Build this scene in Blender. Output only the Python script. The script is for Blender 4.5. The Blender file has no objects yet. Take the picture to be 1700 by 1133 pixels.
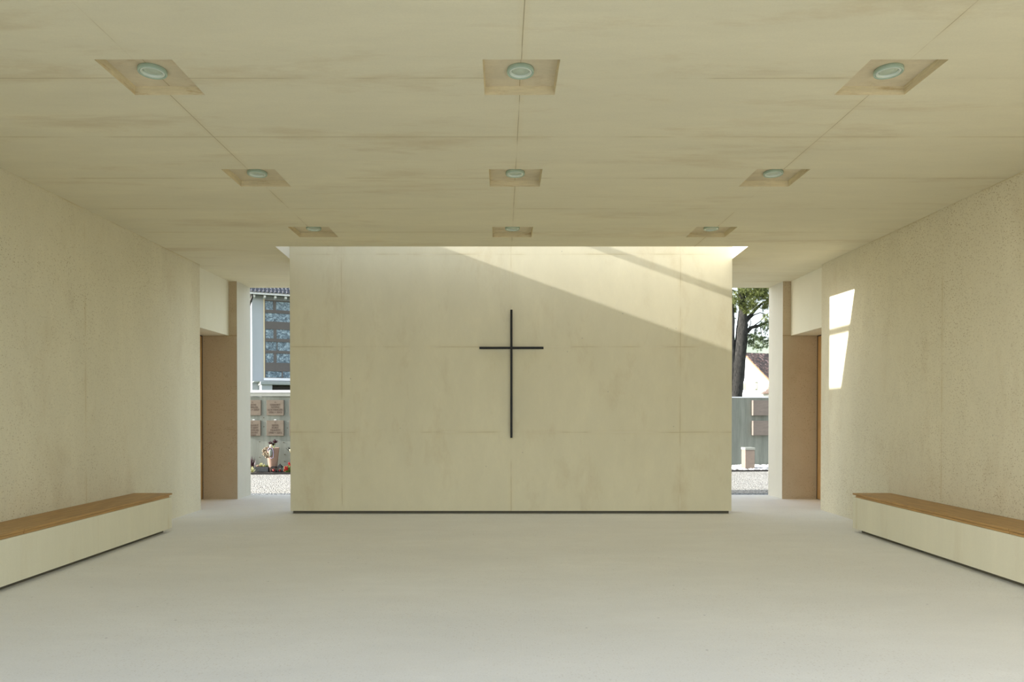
import bpy, bmesh, math, random
from mathutils import Vector, Matrix
R = math.radians
scn = bpy.context.scene
COL = scn.collection
rnd = random.Random(7)

# ------------------------------------------------------------------ camera model (used for placing far things)
F, CX, CY, PITCH = 1156.9, 835.0, 698.96, -0.0113
CAMX, CAMZ = -0.128, 1.61
def at(px, py, D):
    """point at distance D (world y) seen at pixel px, py"""
    c, s = math.cos(PITCH), math.sin(PITCH)
    t = (py - CY) / F
    Z = (D * s - t * D * c) / (c + t * s)
    d = D * c + Z * s
    return Vector(((px - CX) * d / F + CAMX, D, Z + CAMZ))

# ------------------------------------------------------------------ materials
def new_mat(name):
    m = bpy.data.materials.new(name); m.use_nodes = True
    nt = m.node_tree; nt.nodes.clear()
    out = nt.nodes.new('ShaderNodeOutputMaterial'); b = nt.nodes.new('ShaderNodeBsdfPrincipled')
    nt.links.new(b.outputs[0], out.inputs[0])
    return m, nt, b
def N(nt, t, **kw):
    n = nt.nodes.new(t)
    for k, v in kw.items():
        if hasattr(n, k): setattr(n, k, v)
    return n
def setin(n, **kw):
    for k, v in kw.items(): n.inputs[k.replace('_', ' ')].default_value = v
def mapping(nt, scale=(1, 1, 1), coord='Object'):
    tc = N(nt, 'ShaderNodeTexCoord'); mp = N(nt, 'ShaderNodeMapping')
    mp.inputs['Scale'].default_value = scale
    nt.links.new(tc.outputs[coord], mp.inputs['Vector'])
    return mp.outputs[0]
def noise(nt, vec, scale, detail=4, rough=.55, dist=0):
    n = N(nt, 'ShaderNodeTexNoise'); setin(n, Scale=scale, Detail=detail, Roughness=rough, Distortion=dist)
    nt.links.new(vec, n.inputs['Vector']); return n.outputs['Fac']
def ramp(nt, fac, stops):
    r = N(nt, 'ShaderNodeValToRGB'); e = r.color_ramp.elements
    while len(e) < len(stops): e.new(.5)
    for k, (p, c) in enumerate(stops):
        e[k].position = p; e[k].color = (c, c, c, 1) if isinstance(c, (int, float)) else (*c, 1)
    nt.links.new(fac, r.inputs[0]); return r.outputs[0]
def mix(nt, fac, a, b, mode='MIX'):
    m = N(nt, 'ShaderNodeMix', data_type='RGBA', blend_type=mode)
    for i, v in ((0, fac), (6, a), (7, b)):
        sock = m.inputs[i]
        if isinstance(v, bpy.types.NodeSocket): nt.links.new(v, sock)
        elif isinstance(v, (int, float)): sock.default_value = v if i == 0 else (v, v, v, 1)
        else: sock.default_value = (*v, 1)
    return m.outputs[2]
def math_(nt, op, a, b=None, c=None):
    m = N(nt, 'ShaderNodeMath', operation=op)
    for i, v in enumerate((a, b, c)):
        if v is None: continue
        if isinstance(v, bpy.types.NodeSocket): nt.links.new(v, m.inputs[i])
        else: m.inputs[i].default_value = v
    return m.outputs[0]
def bump(nt, b, h, strength=.3, dist=.01):
    n = N(nt, 'ShaderNodeBump'); setin(n, Strength=strength, Distance=dist)
    nt.links.new(h, n.inputs['Height']); nt.links.new(n.outputs[0], b.inputs['Normal'])

def plain(name, col, rough=.6, metal=0, var=.12, scale=8, coat=0, stretch=(1, 1, 1), spec=.4, bmp=0):
    m, nt, b = new_mat(name)
    v = mapping(nt, stretch)
    f = noise(nt, v, scale)
    lo = tuple(c * (1 - var) for c in col); hi = tuple(min(1, c * (1 + var)) for c in col)
    nt.links.new(mix(nt, f, lo, hi), b.inputs['Base Color'])
    setin(b, Roughness=rough, Metallic=metal); b.inputs['Specular IOR Level'].default_value = spec
    b.inputs['Coat Weight'].default_value = coat
    if bmp: bump(nt, b, noise(nt, v, scale * 6), .4, bmp)
    return m

def concrete(name, base, seams=(), mott=.10, stretch=(1, 1, 1), speck=0, stain=(.62, .47, .28), stain_amt=.25,
             fine=.05, holes=True, seam_w=.006, seam_dark=.62, rough=.85, light=None):
    """seams: (axis, position) lines in object space"""
    m, nt, b = new_mat(name)
    v = mapping(nt); vs = mapping(nt, stretch)
    big = noise(nt, vs, .9, 7, .65, .25)
    mid = noise(nt, vs, 5, 7, .68, .15)
    col = mix(nt, ramp(nt, big, [(.3, 0.0), (.7, 1.0)]), tuple(c * (1 - mott) for c in base), tuple(min(1, c * (1 + mott)) for c in base))
    col = mix(nt, math_(nt, 'MULTIPLY', ramp(nt, mid, [(.35, 0.0), (.75, 1.0)]), .55), col, tuple(c * (1 - mott * 1.1) for c in base))
    # warm stains
    st = noise(nt, mapping(nt, tuple(s * .8 for s in stretch)), 1.6, 7, .7, .25)
    stm = math_(nt, 'MULTIPLY', ramp(nt, st, [(.54, 0.0), (.72, 1.0)]), stain_amt)
    col = mix(nt, stm, col, mix(nt, 1.0, col, stain, 'MULTIPLY'))
    # fine grain
    gr = noise(nt, v, 90, 3, .6)
    col = mix(nt, 1.0, col, mix(nt, gr, 1 - fine, 1 + fine), 'MULTIPLY')
    h = math_(nt, 'MULTIPLY', mid, .4)
    if speck:
        vo = N(nt, 'ShaderNodeTexVoronoi'); setin(vo, Scale=50); nt.links.new(v, vo.inputs['Vector'])
        d = math_(nt, 'LESS_THAN', vo.outputs['Distance'], .34)
        sep = N(nt, 'ShaderNodeSeparateColor'); nt.links.new(vo.outputs['Color'], sep.inputs[0])
        pick = math_(nt, 'GREATER_THAN', sep.outputs[0], .62)
        patch = ramp(nt, noise(nt, v, .7, 3), [(.36, .25), (.62, 1.0)])
        sm = math_(nt, 'MULTIPLY', math_(nt, 'MULTIPLY', d, pick), patch)
        tint = mix(nt, sep.outputs[1], (.48, .38, .26), (.86, .84, .80))
        col = mix(nt, math_(nt, 'MULTIPLY', sm, speck), col, mix(nt, 1.0, col, tint, 'MULTIPLY'))
        h = math_(nt, 'SUBTRACT', h, math_(nt, 'MULTIPLY', sm, .5))
    if holes:
        vh = N(nt, 'ShaderNodeTexVoronoi'); setin(vh, Scale=5); nt.links.new(v, vh.inputs['Vector'])
        sp = N(nt, 'ShaderNodeSeparateColor'); nt.links.new(vh.outputs['Color'], sp.inputs[0])
        hm = math_(nt, 'MULTIPLY', math_(nt, 'LESS_THAN', vh.outputs['Distance'], .05), math_(nt, 'GREATER_THAN', sp.outputs[2], .72))
        col = mix(nt, math_(nt, 'MULTIPLY', hm, .45), col, tuple(c * .45 for c in base))
        h = math_(nt, 'SUBTRACT', h, hm)
    if seams:
        tc = N(nt, 'ShaderNodeTexCoord'); sx = N(nt, 'ShaderNodeSeparateXYZ'); nt.links.new(tc.outputs['Object'], sx.inputs[0])
        wob = math_(nt, 'MULTIPLY', math_(nt, 'SUBTRACT', noise(nt, v, 1.3, 2), .5), .012)
        tot = None; halo = None
        for k, (ax, p) in enumerate(seams):
            cc = math_(nt, 'ADD', sx.outputs['XYZ'.index(ax)], wob)
            dd = math_(nt, 'ABSOLUTE', math_(nt, 'SUBTRACT', cc, p))
            l = math_(nt, 'LESS_THAN', dd, seam_w)
            hh = math_(nt, 'SUBTRACT', 1.0, math_(nt, 'MINIMUM', math_(nt, 'DIVIDE', dd, .05), 1.0))
            tot = l if tot is None else math_(nt, 'MAXIMUM', tot, l)
            halo = hh if halo is None else math_(nt, 'MAXIMUM', halo, hh)
        vis = ramp(nt, noise(nt, v, 1.1, 3, .6), [(.44, .10), (.56, 1.0)])
        tot = math_(nt, 'MULTIPLY', tot, vis)
        col = mix(nt, math_(nt, 'MULTIPLY', math_(nt, 'MULTIPLY', halo, vis), .16), col, mix(nt, 1.0, col, (.8, .68, .45), 'MULTIPLY'))
        lt = ramp(nt, noise(nt, v, .8, 2), [(.50, 0.0), (.56, 1.0)]) if light else None
        dark = tuple(c * seam_dark * k for c, k in zip(base, (1, .92, .75)))
        sc = mix(nt, lt, dark, light) if light else dark
        col = mix(nt, tot, col, sc)
        h = math_(nt, 'SUBTRACT', h, tot)
    nt.links.new(col, b.inputs['Base Color'])
    setin(b, Roughness=rough); b.inputs['Specular IOR Level'].default_value = .25
    bump(nt, b, h, .35, .006)
    return m

def wood(name, base, axis=1):
    m, nt, b = new_mat(name)
    s = [14, 14, 14]; s[axis] = .9
    v = mapping(nt, tuple(s)); g = noise(nt, v, 2.2, 6, .6, 1.0)
    col = ramp(nt, g, [(.3, tuple(c * .72 for c in base)), (.52, base), (.75, tuple(min(1, c * 1.22) for c in base))])
    s2 = [60, 60, 60]; s2[axis] = 2
    f = noise(nt, mapping(nt, tuple(s2)), 2, 2)
    col = mix(nt, 1.0, col, mix(nt, f, .86, 1.12), 'MULTIPLY')
    nt.links.new(col, b.inputs['Base Color']); setin(b, Roughness=.5)
    bump(nt, b, f, .15, .002)
    return m

def gravel(name, c1, c2, scale, dark=.35, bdist=.02):
    m, nt, b = new_mat(name)
    v = mapping(nt)
    vo = N(nt, 'ShaderNodeTexVoronoi'); setin(vo, Scale=scale); nt.links.new(v, vo.inputs['Vector'])
    sp = N(nt, 'ShaderNodeSeparateColor'); nt.links.new(vo.outputs['Color'], sp.inputs[0])
    col = mix(nt, sp.outputs[0], c1, c2)
    gap = ramp(nt, vo.outputs['Distance'], [(.35, 1.0), (.75, dark)])
    col = mix(nt, 1.0, col, gap, 'MULTIPLY')
    big = noise(nt, v, .6, 4)
    col = mix(nt, 1.0, col, mix(nt, big, .9, 1.08), 'MULTIPLY')
    nt.links.new(col, b.inputs['Base Color']); setin(b, Roughness=.9)
    bump(nt, b, math_(nt, 'SUBTRACT', 1.0, vo.outputs['Distance']), .7, bdist)
    return m

XL = 2.692                                   # spacing of the longitudinal shutter joints
CE = 4.06                                    # ceiling height
BASE = (.70, .65, .475)
M = {}
M['ceiling'] = concrete('ceiling_concrete', (.76, .715, .54), [('X', -XL), ('X', 0), ('X', XL)] + [('Y', 5.126 + 1.087 * k) for k in range(-2, 7)],
                        mott=.07, stretch=(.35, 1.6, 1), stain_amt=.35, seam_w=.0032, seam_dark=.6)
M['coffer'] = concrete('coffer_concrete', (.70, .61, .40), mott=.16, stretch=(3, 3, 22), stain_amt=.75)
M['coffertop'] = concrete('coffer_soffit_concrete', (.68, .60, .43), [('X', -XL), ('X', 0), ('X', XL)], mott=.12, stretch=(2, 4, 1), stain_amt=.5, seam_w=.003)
M['shaft'] = concrete('shaft_concrete', (.70, .68, .60), mott=.04, stain_amt=.05)
M['backwall'] = concrete('smooth_wall_concrete', BASE, [('X', -XL), ('X', 0), ('X', XL), ('Z', 4.13), ('Z', 2.66), ('Z', 1.302)],
                         mott=.055, stretch=(1.6, 1, .7), stain_amt=.22, seam_w=.0036, seam_dark=.7, rough=.6, light=(.74, .70, .58))
M['sidewall'] = concrete('washed_aggregate_concrete', (.68, .635, .475), [('Y', 8.37), ('Y', 5.68), ('Z', 4.052)],  # the Z line draws the dark shadow gap under the ceiling into the colour
                         mott=.06, stretch=(1, 1.4, .6), speck=.75, stain_amt=.2, seam_w=.004, seam_dark=.8, fine=.12)
M['pier'] = concrete('pier_washed_concrete', (.52, .43, .305), [('Z', 1.302), ('Z', 3.05)], mott=.06, speck=.7, stain_amt=.2, fine=.14, seam_w=.005)
M['smooth'] = concrete('smooth_light_concrete', (.75, .725, .59), mott=.035, stain_amt=.06, stretch=(1, 1, .5))
M['piersmooth'] = concrete('pier_side_concrete', (.60, .585, .50), [], mott=.05, stain_amt=.1, stretch=(1, 1, .4))
M['bench'] = concrete('bench_concrete', (.73, .70, .55), [('Y', 8.0), ('Y', 6.15)], mott=.04, stain_amt=.12, stretch=(1, 3, .35), seam_w=.003, seam_dark=.85)
M['floor'] = concrete('floor_concrete', (.81, .80, .755), mott=.05, stretch=(.5, 1.2, 1), stain_amt=.07, fine=.09, speck=.25,
                      seam_w=.004, seam_dark=.9, stain=(.8, .72, .55))
M['plinth'] = plain('shadow_gap_plinth', (.12, .11, .08), .9)
M['oak'] = wood('oiled_oak', (.43, .255, .09), 1)
M['oakdoor'] = wood('oak_door', (.60, .36, .14), 2)
M['black'] = plain('blackened_steel', (.012, .013, .012), .5, .3, .3, 20)
M['darkjoint'] = plain('dark_frame_rubber', (.05, .035, .04), .6)
M['gravel'] = gravel('light_gravel', (.36, .34, .285), (.58, .56, .50), 32, .45, .03)
M['darkgravel'] = gravel('grey_gravel', (.16, .18, .18), (.40, .42, .41), 26, .3, .03)
M['soil'] = gravel('dark_soil', (.05, .04, .03), (.12, .10, .08), 30, .4)
M['pebble'] = plain('white_pebble', (.78, .77, .74), .7, 0, .18, 6)
M['steel'] = plain('dark_edging_steel', (.05, .045, .04), .6, .4)
M['memwall'] = concrete('board_marked_concrete', (.235, .25, .21), mott=.25, stretch=(5, 5, .35), stain=(.55, .6, .5), stain_amt=.5, fine=.15)
M['cap'] = plain('wall_coping_concrete', (.30, .31, .27), .8, 0, .15, 5)
M['white'] = plain('white_painted_metal', (.74, .76, .76), .5, 0, .04)

# ------------------------------------------------------------------ mesh helpers
def link(o, parent=None):
    COL.objects.link(o)
    if parent is not None: o.parent = parent
    return o
def obj(name, bm, mats, parent=None, smooth=False):
    me = bpy.data.meshes.new(name)
    bmesh.ops.recalc_face_normals(bm, faces=bm.faces)
    bm.to_mesh(me); bm.free()
    for m in (mats if isinstance(mats, (list, tuple)) else [mats]): me.materials.append(m)
    if smooth:
        for p in me.polygons: p.use_smooth = True
    o = bpy.data.objects.new(name, me)
    return link(o, parent)
def thing(name, label, cat, loc=(0, 0, 0), rz=0, group=None):
    o = bpy.data.objects.new(name, None); o.location = loc; o.rotation_euler.z = rz; o.empty_display_size = .1
    link(o); return tag(o, label, cat, group)
def tag(o, label, cat, group=None, kind=None):
    o['label'] = label; o['category'] = cat
    if group: o['group'] = group
    if kind: o['kind'] = kind
    return o
def struct(o): o['kind'] = 'structure'; return o
def box(bm, x0, x1, y0, y1, z0, z1, mi=0, bev=0, mat=None):
    vs = [bm.verts.new((x, y, z)) for x in (x0, x1) for y in (y0, y1) for z in (z0, z1)]
    idx = [(0, 1, 3, 2), (4, 6, 7, 5), (0, 4, 5, 1), (2, 3, 7, 6), (0, 2, 6, 4), (1, 5, 7, 3)]
    fs = [bm.faces.new([vs[i] for i in f]) for f in idx]
    for f in fs: f.material_index = mi
    if bev:
        r = bmesh.ops.bevel(bm, geom=list({e for f in fs for e in f.edges}), offset=bev, segments=2, affect='EDGES', profile=.6)
        for f in r['faces']: f.material_index = mi
        vs = list({v for f in r['faces'] for v in f.verts} | {v for v in vs if v.is_valid})
    if mat is not None:
        for v in vs:
            if v.is_valid: v.co = mat @ v.co
    return vs
def quad(bm, pts, mi=0):
    f = bm.faces.new([bm.verts.new(p) for p in pts]); f.material_index = mi; return f
def tube(bm, pts, radii, seg=10, jit=0, rg=None, mi=0, cap=True):
    rings = []; n = len(pts); pts = [Vector(p) for p in pts]
    up = Vector((.3, .9, .2)).normalized()
    for i, p in enumerate(pts):
        d = (pts[min(i + 1, n - 1)] - pts[max(i - 1, 0)]).normalized()
        a = d.cross(up)
        if a.length < .05: a = d.cross(Vector((1, 0, 0)))
        a.normalize(); b = d.cross(a)
        rr = radii[i] if isinstance(radii, (list, tuple)) else radii
        ring = []
        for k in range(seg):
            t = 2 * math.pi * k / seg
            q = rr * (1 + (rg.uniform(-jit, jit) if jit else 0))
            ring.append(bm.verts.new(p + a * math.cos(t) * q + b * math.sin(t) * q))
        rings.append(ring)
    for r0, r1 in zip(rings, rings[1:]):
        for k in range(seg):
            f = bm.faces.new((r0[k], r0[(k + 1) % seg], r1[(k + 1) % seg], r1[k])); f.material_index = mi
    if cap:
        for r in (rings[0], rings[-1]):
            f = bm.faces.new(r); f.material_index = mi
def lathe(bm, prof, seg=24, c=(0, 0, 0), mi=0, flip=False, closed=False):
    rings = []
    for r, z in prof:
        if r < 1e-5: rings.append([bm.verts.new((c[0], c[1], c[2] + z))])
        else: rings.append([bm.verts.new((c[0] + r * math.cos(2 * math.pi * k / seg), c[1] + r * math.sin(2 * math.pi * k / seg), c[2] + z)) for k in range(seg)])
    prs = list(zip(rings, rings[1:]))
    if closed: prs.append((rings[-1], rings[0]))
    for a, b in prs:
        for k in range(seg):
            k2 = (k + 1) % seg
            if len(a) == 1 and len(b) == 1: continue
            if len(a) == 1: f = bm.faces.new((a[0], b[k], b[k2]))
            elif len(b) == 1: f = bm.faces.new((a[k], a[k2], b[0]))
            else: f = bm.faces.new((a[k], a[k2], b[k2], b[k]))
            f.material_index = mi
def blob(bm, c, r, sub=1, sc=(1, 1, 1), jit=.1, rg=rnd, mi=0, rot=None):
    res = bmesh.ops.create_icosphere(bm, subdivisions=sub, radius=1)
    for v in res['verts']:
        q = v.co * (1 + rg.uniform(-jit, jit)) * r
        q = Vector((q.x * sc[0], q.y * sc[1], q.z * sc[2]))
        if rot is not None: q = rot @ q
        v.co = q + Vector(c)
    for v in res['verts']:
        for f in v.link_faces: f.material_index = mi
BM = bmesh.new
def copy_tree(o, parent=None):
    c = o.copy(); COL.objects.link(c)
    if parent is not None: c.parent = parent
    for ch in [x for x in COL.objects if x.parent == o]: copy_tree(ch, c)
    return c

# ------------------------------------------------------------------ THE HALL
W = 5.139; WE = 11.54; PY0, PY1 = 13.0, 13.68; XP = 5.084; XO = 6.15; Y0 = 2.7
SX, SX2, SY0, DW = 3.48, 3.515, 10.286, 11.09; STOP = 5.11; WT = .40
ROOF = 4.62

# floor slab
bm = BM(); box(bm, -XO, XO, Y0, PY1, -.25, 0)
struct(obj('floor', bm, M['floor']))

# ceiling: underside with nine coffers and the skylight shaft in one casting
CS = .539 / 2; CD = .064
coff = [(x, y + CS) for y in (4.856, 7.03, 9.2) for x in (-XL, 0, XL)]
bm = BM()
xs = sorted({-XO, XO, -SX2, SX2} | {x + s * CS for x, _ in coff for s in (-1, 1)})
ys = sorted({Y0, PY1, SY0, DW, DW + WT} | {y + s * CS for _, y in coff for s in (-1, 1)})
def incof(x, y): return any(abs(x - a) < CS and abs(y - b) < CS for a, b in coff)
for xa, xb in zip(xs, xs[1:]):
    for ya, yb in zip(ys, ys[1:]):
        mx, my = (xa + xb) / 2, (ya + yb) / 2
        inslot = abs(mx) < SX2 and SY0 < my < DW + WT
        if inslot and my < DW: continue
        if inslot: continue
        z = CE
        if not incof(mx, my): quad(bm, [(xa, ya, z), (xb, ya, z), (xb, yb, z), (xa, yb, z)], 0)
        yr = min(yb, SY0 - .41) if abs(mx) < SX2 and my < SY0 else yb
        quad(bm, [(xa, ya, ROOF), (xb, ya, ROOF), (xb, yr, ROOF), (xa, yr, ROOF)], 0)
# slivers beside the slot where its sides flare
for s in (-1, 1):
    f = bm.faces.new([bm.verts.new((s * SX, SY0, CE)), bm.verts.new((s * SX2, SY0, CE)), bm.verts.new((s * SX2, DW, CE))])
for a, b in coff:
    c = [(a - CS, b - CS), (a + CS, b - CS), (a + CS, b + CS), (a - CS, b + CS)]
    i = .008
    ct = [(a - CS + i, b - CS + i), (a + CS - i, b - CS + i), (a + CS - i, b + CS - i), (a - CS + i, b + CS - i)]
    for k in range(4):
        p, q = c[k], c[(k + 1) % 4]; pt, qt = ct[k], ct[(k + 1) % 4]
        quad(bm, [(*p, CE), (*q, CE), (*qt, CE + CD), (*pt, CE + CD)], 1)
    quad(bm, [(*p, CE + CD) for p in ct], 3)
# shaft walls and upstand
sh = [(-SX, SY0), (SX, SY0), (SX2, DW), (SX2, DW + WT), (-SX2, DW + WT), (-SX2, DW)]
so = [(-SX - .25, SY0 - 1.0), (SX + .25, SY0 - 1.0), (SX2 + .25, DW), (SX2 + .25, DW + WT + .1), (-SX2 - .25, DW + WT + .1), (-SX2 - .25, DW)]
st = [(-SX, SY0 - .75), (SX, SY0 - .75)] + sh[2:]          # the front face of the shaft leans outwards, unseen, shaped to admit more sun
for k in range(6):
    k2 = (k + 1) % 6
    p, q, pt, qt, po, qo = sh[k], sh[k2], st[k], st[k2], so[k], so[k2]
    quad(bm, [(*p, CE), (*q, CE), (*qt, STOP), (*pt, STOP)], 2)
    quad(bm, [(*pt, STOP), (*qt, STOP), (*qo, STOP), (*po, STOP)], 2)
    quad(bm, [(*po, ROOF - .3), (*qo, ROOF - .3), (*qo, STOP), (*po, STOP)], 0)
for (xa, ya, xb, yb) in ((-XO, Y0, XO, Y0), (XO, Y0, XO, PY1), (XO, PY1, -XO, PY1), (-XO, PY1, -XO, Y0)):
    quad(bm, [(xa, ya, CE), (xb, yb, CE), (xb, yb, ROOF), (xa, ya, ROOF)], 0)
struct(obj('ceiling', bm, [M['ceiling'], M['coffer'], M['shaft'], M['coffertop']]))
# glazing bars on top of the skylight shaft
for k, x in enumerate((-1.16, 1.16)):
    bm = BM(); box(bm, x - .035, x + .035, SY0 - .8, DW + .02, STOP, STOP + .10)
    struct(obj('trim_%d' % (k + 1), bm, M['white']))

# free-standing back wall rising into the skylight
bm = BM(); box(bm, -SX2, SX2, DW, DW + WT - .01, .045, STOP - .02, bev=.006)
bw = struct(obj('wall_back', bm, M['backwall']))
bm = BM(); box(bm, -SX2 + .03, SX2 - .03, DW + .05, DW + WT - .05, 0, .05)
obj('plinth', bm, M['plinth'], bw)

for s, side in ((-1, 'left'), (1, 'right')):
    def bx(bm, a, b, y0, y1, z0, z1, **k):
        x0, x1 = sorted((s * a, s * b)); box(bm, x0, x1, y0, y1, z0, z1, **k)
    bm = BM(); bx(bm, W, XO, Y0 - (.9 if s < 0 else 0), WE, 0, CE)  # left wall gets an added unseen length in front to block sun spill
    wl = struct(obj('wall_' + side, bm, M['sidewall']))
    bm = BM(); bx(bm, 5.80, XO, WE, PY0, 0, CE - .0)
    obj('outer_leaf', bm, M['sidewall'], wl)
    bm = BM(); bx(bm, 5.235, 5.80, WE, PY0, 3.05, CE)
    obj('lintel', bm, M['smooth'], wl)
    # pier: rough front face, smooth inner side
    bm = BM()
    bx(bm, XP, XO, PY0, PY1, 0, CE)
    for f in bm.faces:
        c = f.calc_center_median()
        if abs(abs(c.x) - XP) < .01: f.material_index = 1
    obj('pier', bm, [M['pier'], M['piersmooth']], wl)
    # door in the reveal
    bm = BM(); bx(bm, 5.733, 5.80, WE, PY0, 0, 3.05)
    # keep as frame: a dark lining round the leaf
    bm.free(); bm = BM()
    bx(bm, 5.728, 5.80, PY0 - .016, PY0, 0, 3.05); bx(bm, 5.728, 5.80, WE, WE + .016, 0, 3.05); bx(bm, 5.728, 5.80, WE + .016, PY0 - .016, 3.034, 3.05)
    dr = struct(obj('door_%d' % (1 if s < 0 else 2), bm, M['darkjoint']))
    bm = BM(); bx(bm, 5.733, 5.79, WE + .018, PY0 - .018, .008, 3.032)
    obj('door_leaf', bm, M['oakdoor'], dr)
    bm = BM()
    hx, hy = s * 5.733, WE + .16
    tube(bm, [(hx, hy, 1.05), (hx - s * .05, hy, 1.05), (hx - s * .055, hy + .13, 1.05)], .009, 8)
    obj('door_handle', bm, plain('brushed_steel', (.5, .5, .48), .3, 1), dr)

# ------------------------------------------------------------------ cross on the back wall
cr = thing('wall_cross', 'slim black steel cross hanging on the pale concrete back wall', 'cross', (0, 0, 0))
yc = DW - .03
p_t, p_b = at(849, 514.5, yc - .02), at(849, 727.5, yc - .02)
p_l, p_r = at(795.8, 578, yc - .02), at(902.3, 578, yc - .02)
hw = .0175
cr.location = (p_t.x, DW, p_b.z)
off = Vector(cr.location)
bm = BM(); box(bm, -hw, hw, yc - .035 - DW, yc - DW, 0, p_t.z - p_b.z, bev=.002); obj('upright', bm, M['black'], cr)
bm = BM()
zc = p_l.z - p_b.z
box(bm, p_l.x - p_t.x, -hw, yc - .034 - DW, yc - .001 - DW, zc - hw, zc + hw, bev=.002)
box(bm, hw, p_r.x - p_t.x, yc - .034 - DW, yc - .001 - DW, zc - hw, zc + hw, bev=.002)
obj('crossbar', bm, M['black'], cr)
for z in (.25, 1.0, 1.7):
    bm = BM(); tube(bm, [(0, yc - DW, z), (0, 0, z)], .006, 8)
    obj('wall_pin', bm, M['black'], cr)

# ------------------------------------------------------------------ downlights in the coffers
m, nt, b = new_mat('green_glass'); lw = N(nt, 'ShaderNodeLayerWeight'); setin(lw, Blend=.35)
nt.links.new(mix(nt, noise(nt, mapping(nt), 30), (.36, .48, .39), (.44, .56, .46)), b.inputs['Base Color'])
setin(b, Roughness=.12, IOR=1.5); b.inputs['Transmission Weight'].default_value = .0
M['lampglass'] = m
M['lampring'] = plain('frosted_glass_ring', (.66, .74, .66), .25, 0, .05, 12, coat=.5)
M['lampcore'] = plain('frosted_lamp_core', (.48, .56, .45), .35, 0, .06, 12, coat=.3)
def lamp():
    t = thing('ceiling_downlight', 'x', 'ceiling light', group='round glass downlights in the square ceiling coffers')
    # z measured down from the coffer soffit at z=0
    bm = BM(); lathe(bm, [(.085, 0), (.098, 0), (.100, -.006), (.100, -.024), (.097, -.029), (.091, -.030), (.085, -.026)], 40, closed=True)
    obj('glass_rim', bm, M['lampglass'], t, True)
    bm = BM(); lathe(bm, [(.064, -.010), (.067, -.024), (.073, -.028), (.082, -.027), (.0845, -.023), (.0845, -.004), (.064, -.004)], 40, closed=True)
    obj('inner_ring', bm, M['lampring'], t, True)
    bm = BM(); lathe(bm, [(0, -.004), (.0635, -.004), (.0635, -.012), (.054, -.015), (.046, -.010), (.038, -.010), (.030, -.016), (.016, -.021), (0, -.022)], 40)
    obj('lens', bm, M['lampcore'], t, True)
    return t
rows = ['row nearest the viewer', 'middle row', 'row beside the skylight']
cols = ['left', 'centre', 'right']
proto = lamp()
for i, (x, y) in enumerate(coff):
    o = proto if i == 0 else copy_tree(proto)
    o.location = (x, y, CE + CD)
    c = cols[i % 3]; r = rows[i // 3]
    o['label'] = ('round glass downlight in the %s coffer of the %s' % (c, r))

# ------------------------------------------------------------------ benches
BX = 4.622; BY1 = 9.447; BY0 = 3.2; JY = 6.53
for s, side in ((-1, 'left'), (1, 'right')):
    t = thing('bench', 'long pale concrete bench with oak seat along the %s wall' % side, 'bench', (s * 4.88, BY0, 0), group='concrete benches along the side walls')
    ox = s * 4.88
    def bb(a, b, y0, y1, z0, z1, bm, bev=0):
        x0, x1 = sorted((s * a - ox, s * b - ox)); box(bm, x0, x1, y0 - BY0, y1 - BY0, z0, z1, bev=bev)
    bm = BM(); bb(BX, W - .002, BY0, BY1, .048, .470, bm, .004); obj('base', bm, M['bench'], t)
    bm = BM(); bb(BX + .08, W - .002, BY0 + .08, BY1 - .08, 0, .048, bm); obj('plinth', bm, M['plinth'], t)
    for y0, y1 in ((JY + .004, BY1 + .004), (BY0, JY - .004)):
        bm = BM()
        bb(BX - .004, W - .004, y0, y1, .4995, .521, bm, .002)
        ey = y1 - .07 if y1 > JY + 1 else y1
        bb(BX + .004, W - .01, y0, ey, .472, .496, bm, .002)
        bb(BX + .02, W - .02, y0 + .002, ey - .004, .494, .501, bm)
        obj('seat_board', bm, M['oak'], t)

# ------------------------------------------------------------------ ground outside
bm = BM()
sl = .072
def edge_y(x): return 18.5 + (x + 6.5) * sl
for (x0, x1) in ((-60, -XO), (-XO, XO), (XO, 60)):
    if x0 == -XO:
        quad(bm, [(x0, 14.1, -.03), (x1, 14.1, -.03), (x1, edge_y(x1), -.03), (x0, edge_y(x0), -.03)])
    else:
        quad(bm, [(x0, -30, -.03), (x1, -30, -.03), (x1, edge_y(x1), -.03), (x0, edge_y(x0), -.03)])
tag(obj('gravel', bm, M['gravel']), 'pale sunlit gravel path running behind the hall', 'gravel', kind='stuff')
bm = BM(); box(bm, -XO, XO, -30, Y0, -.25, -.005)
struct(obj('added_forecourt', bm, plain('bounce_cutting_paving', (.31, .32, .30), .9, 0, .1, 3)))  # unseen dark ground, added to lower the light bounced into the hall
bm = BM(); box(bm, -XO, XO, PY1, 14.1, -.2, -.02)
tag(obj('drainage_gravel', bm, M['darkgravel']), 'narrow strip of coarse grey gravel along the floor slab edge', 'gravel', kind='stuff')
bm = BM()
quad(bm, [(-60, edge_y(-60), -.04), (60, edge_y(60), -.04), (300, 400, -.04), (-300, 400, -.04)])
struct(obj('ground', bm, plain('lawn_ground', (.10, .13, .06), .9, 0, .3, 2)))
bm = BM(); mrot = Matrix.Translation((0, edge_y(0), 0)) @ Matrix.Rotation(math.atan(sl), 4, 'Z')
box(bm, -20, 20, -.02, .02, -.1, .012, mat=mrot)
tag(obj('bed_edging', bm, M['steel']), 'dark metal edging strip between gravel path and planting bed', 'edging')

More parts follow.
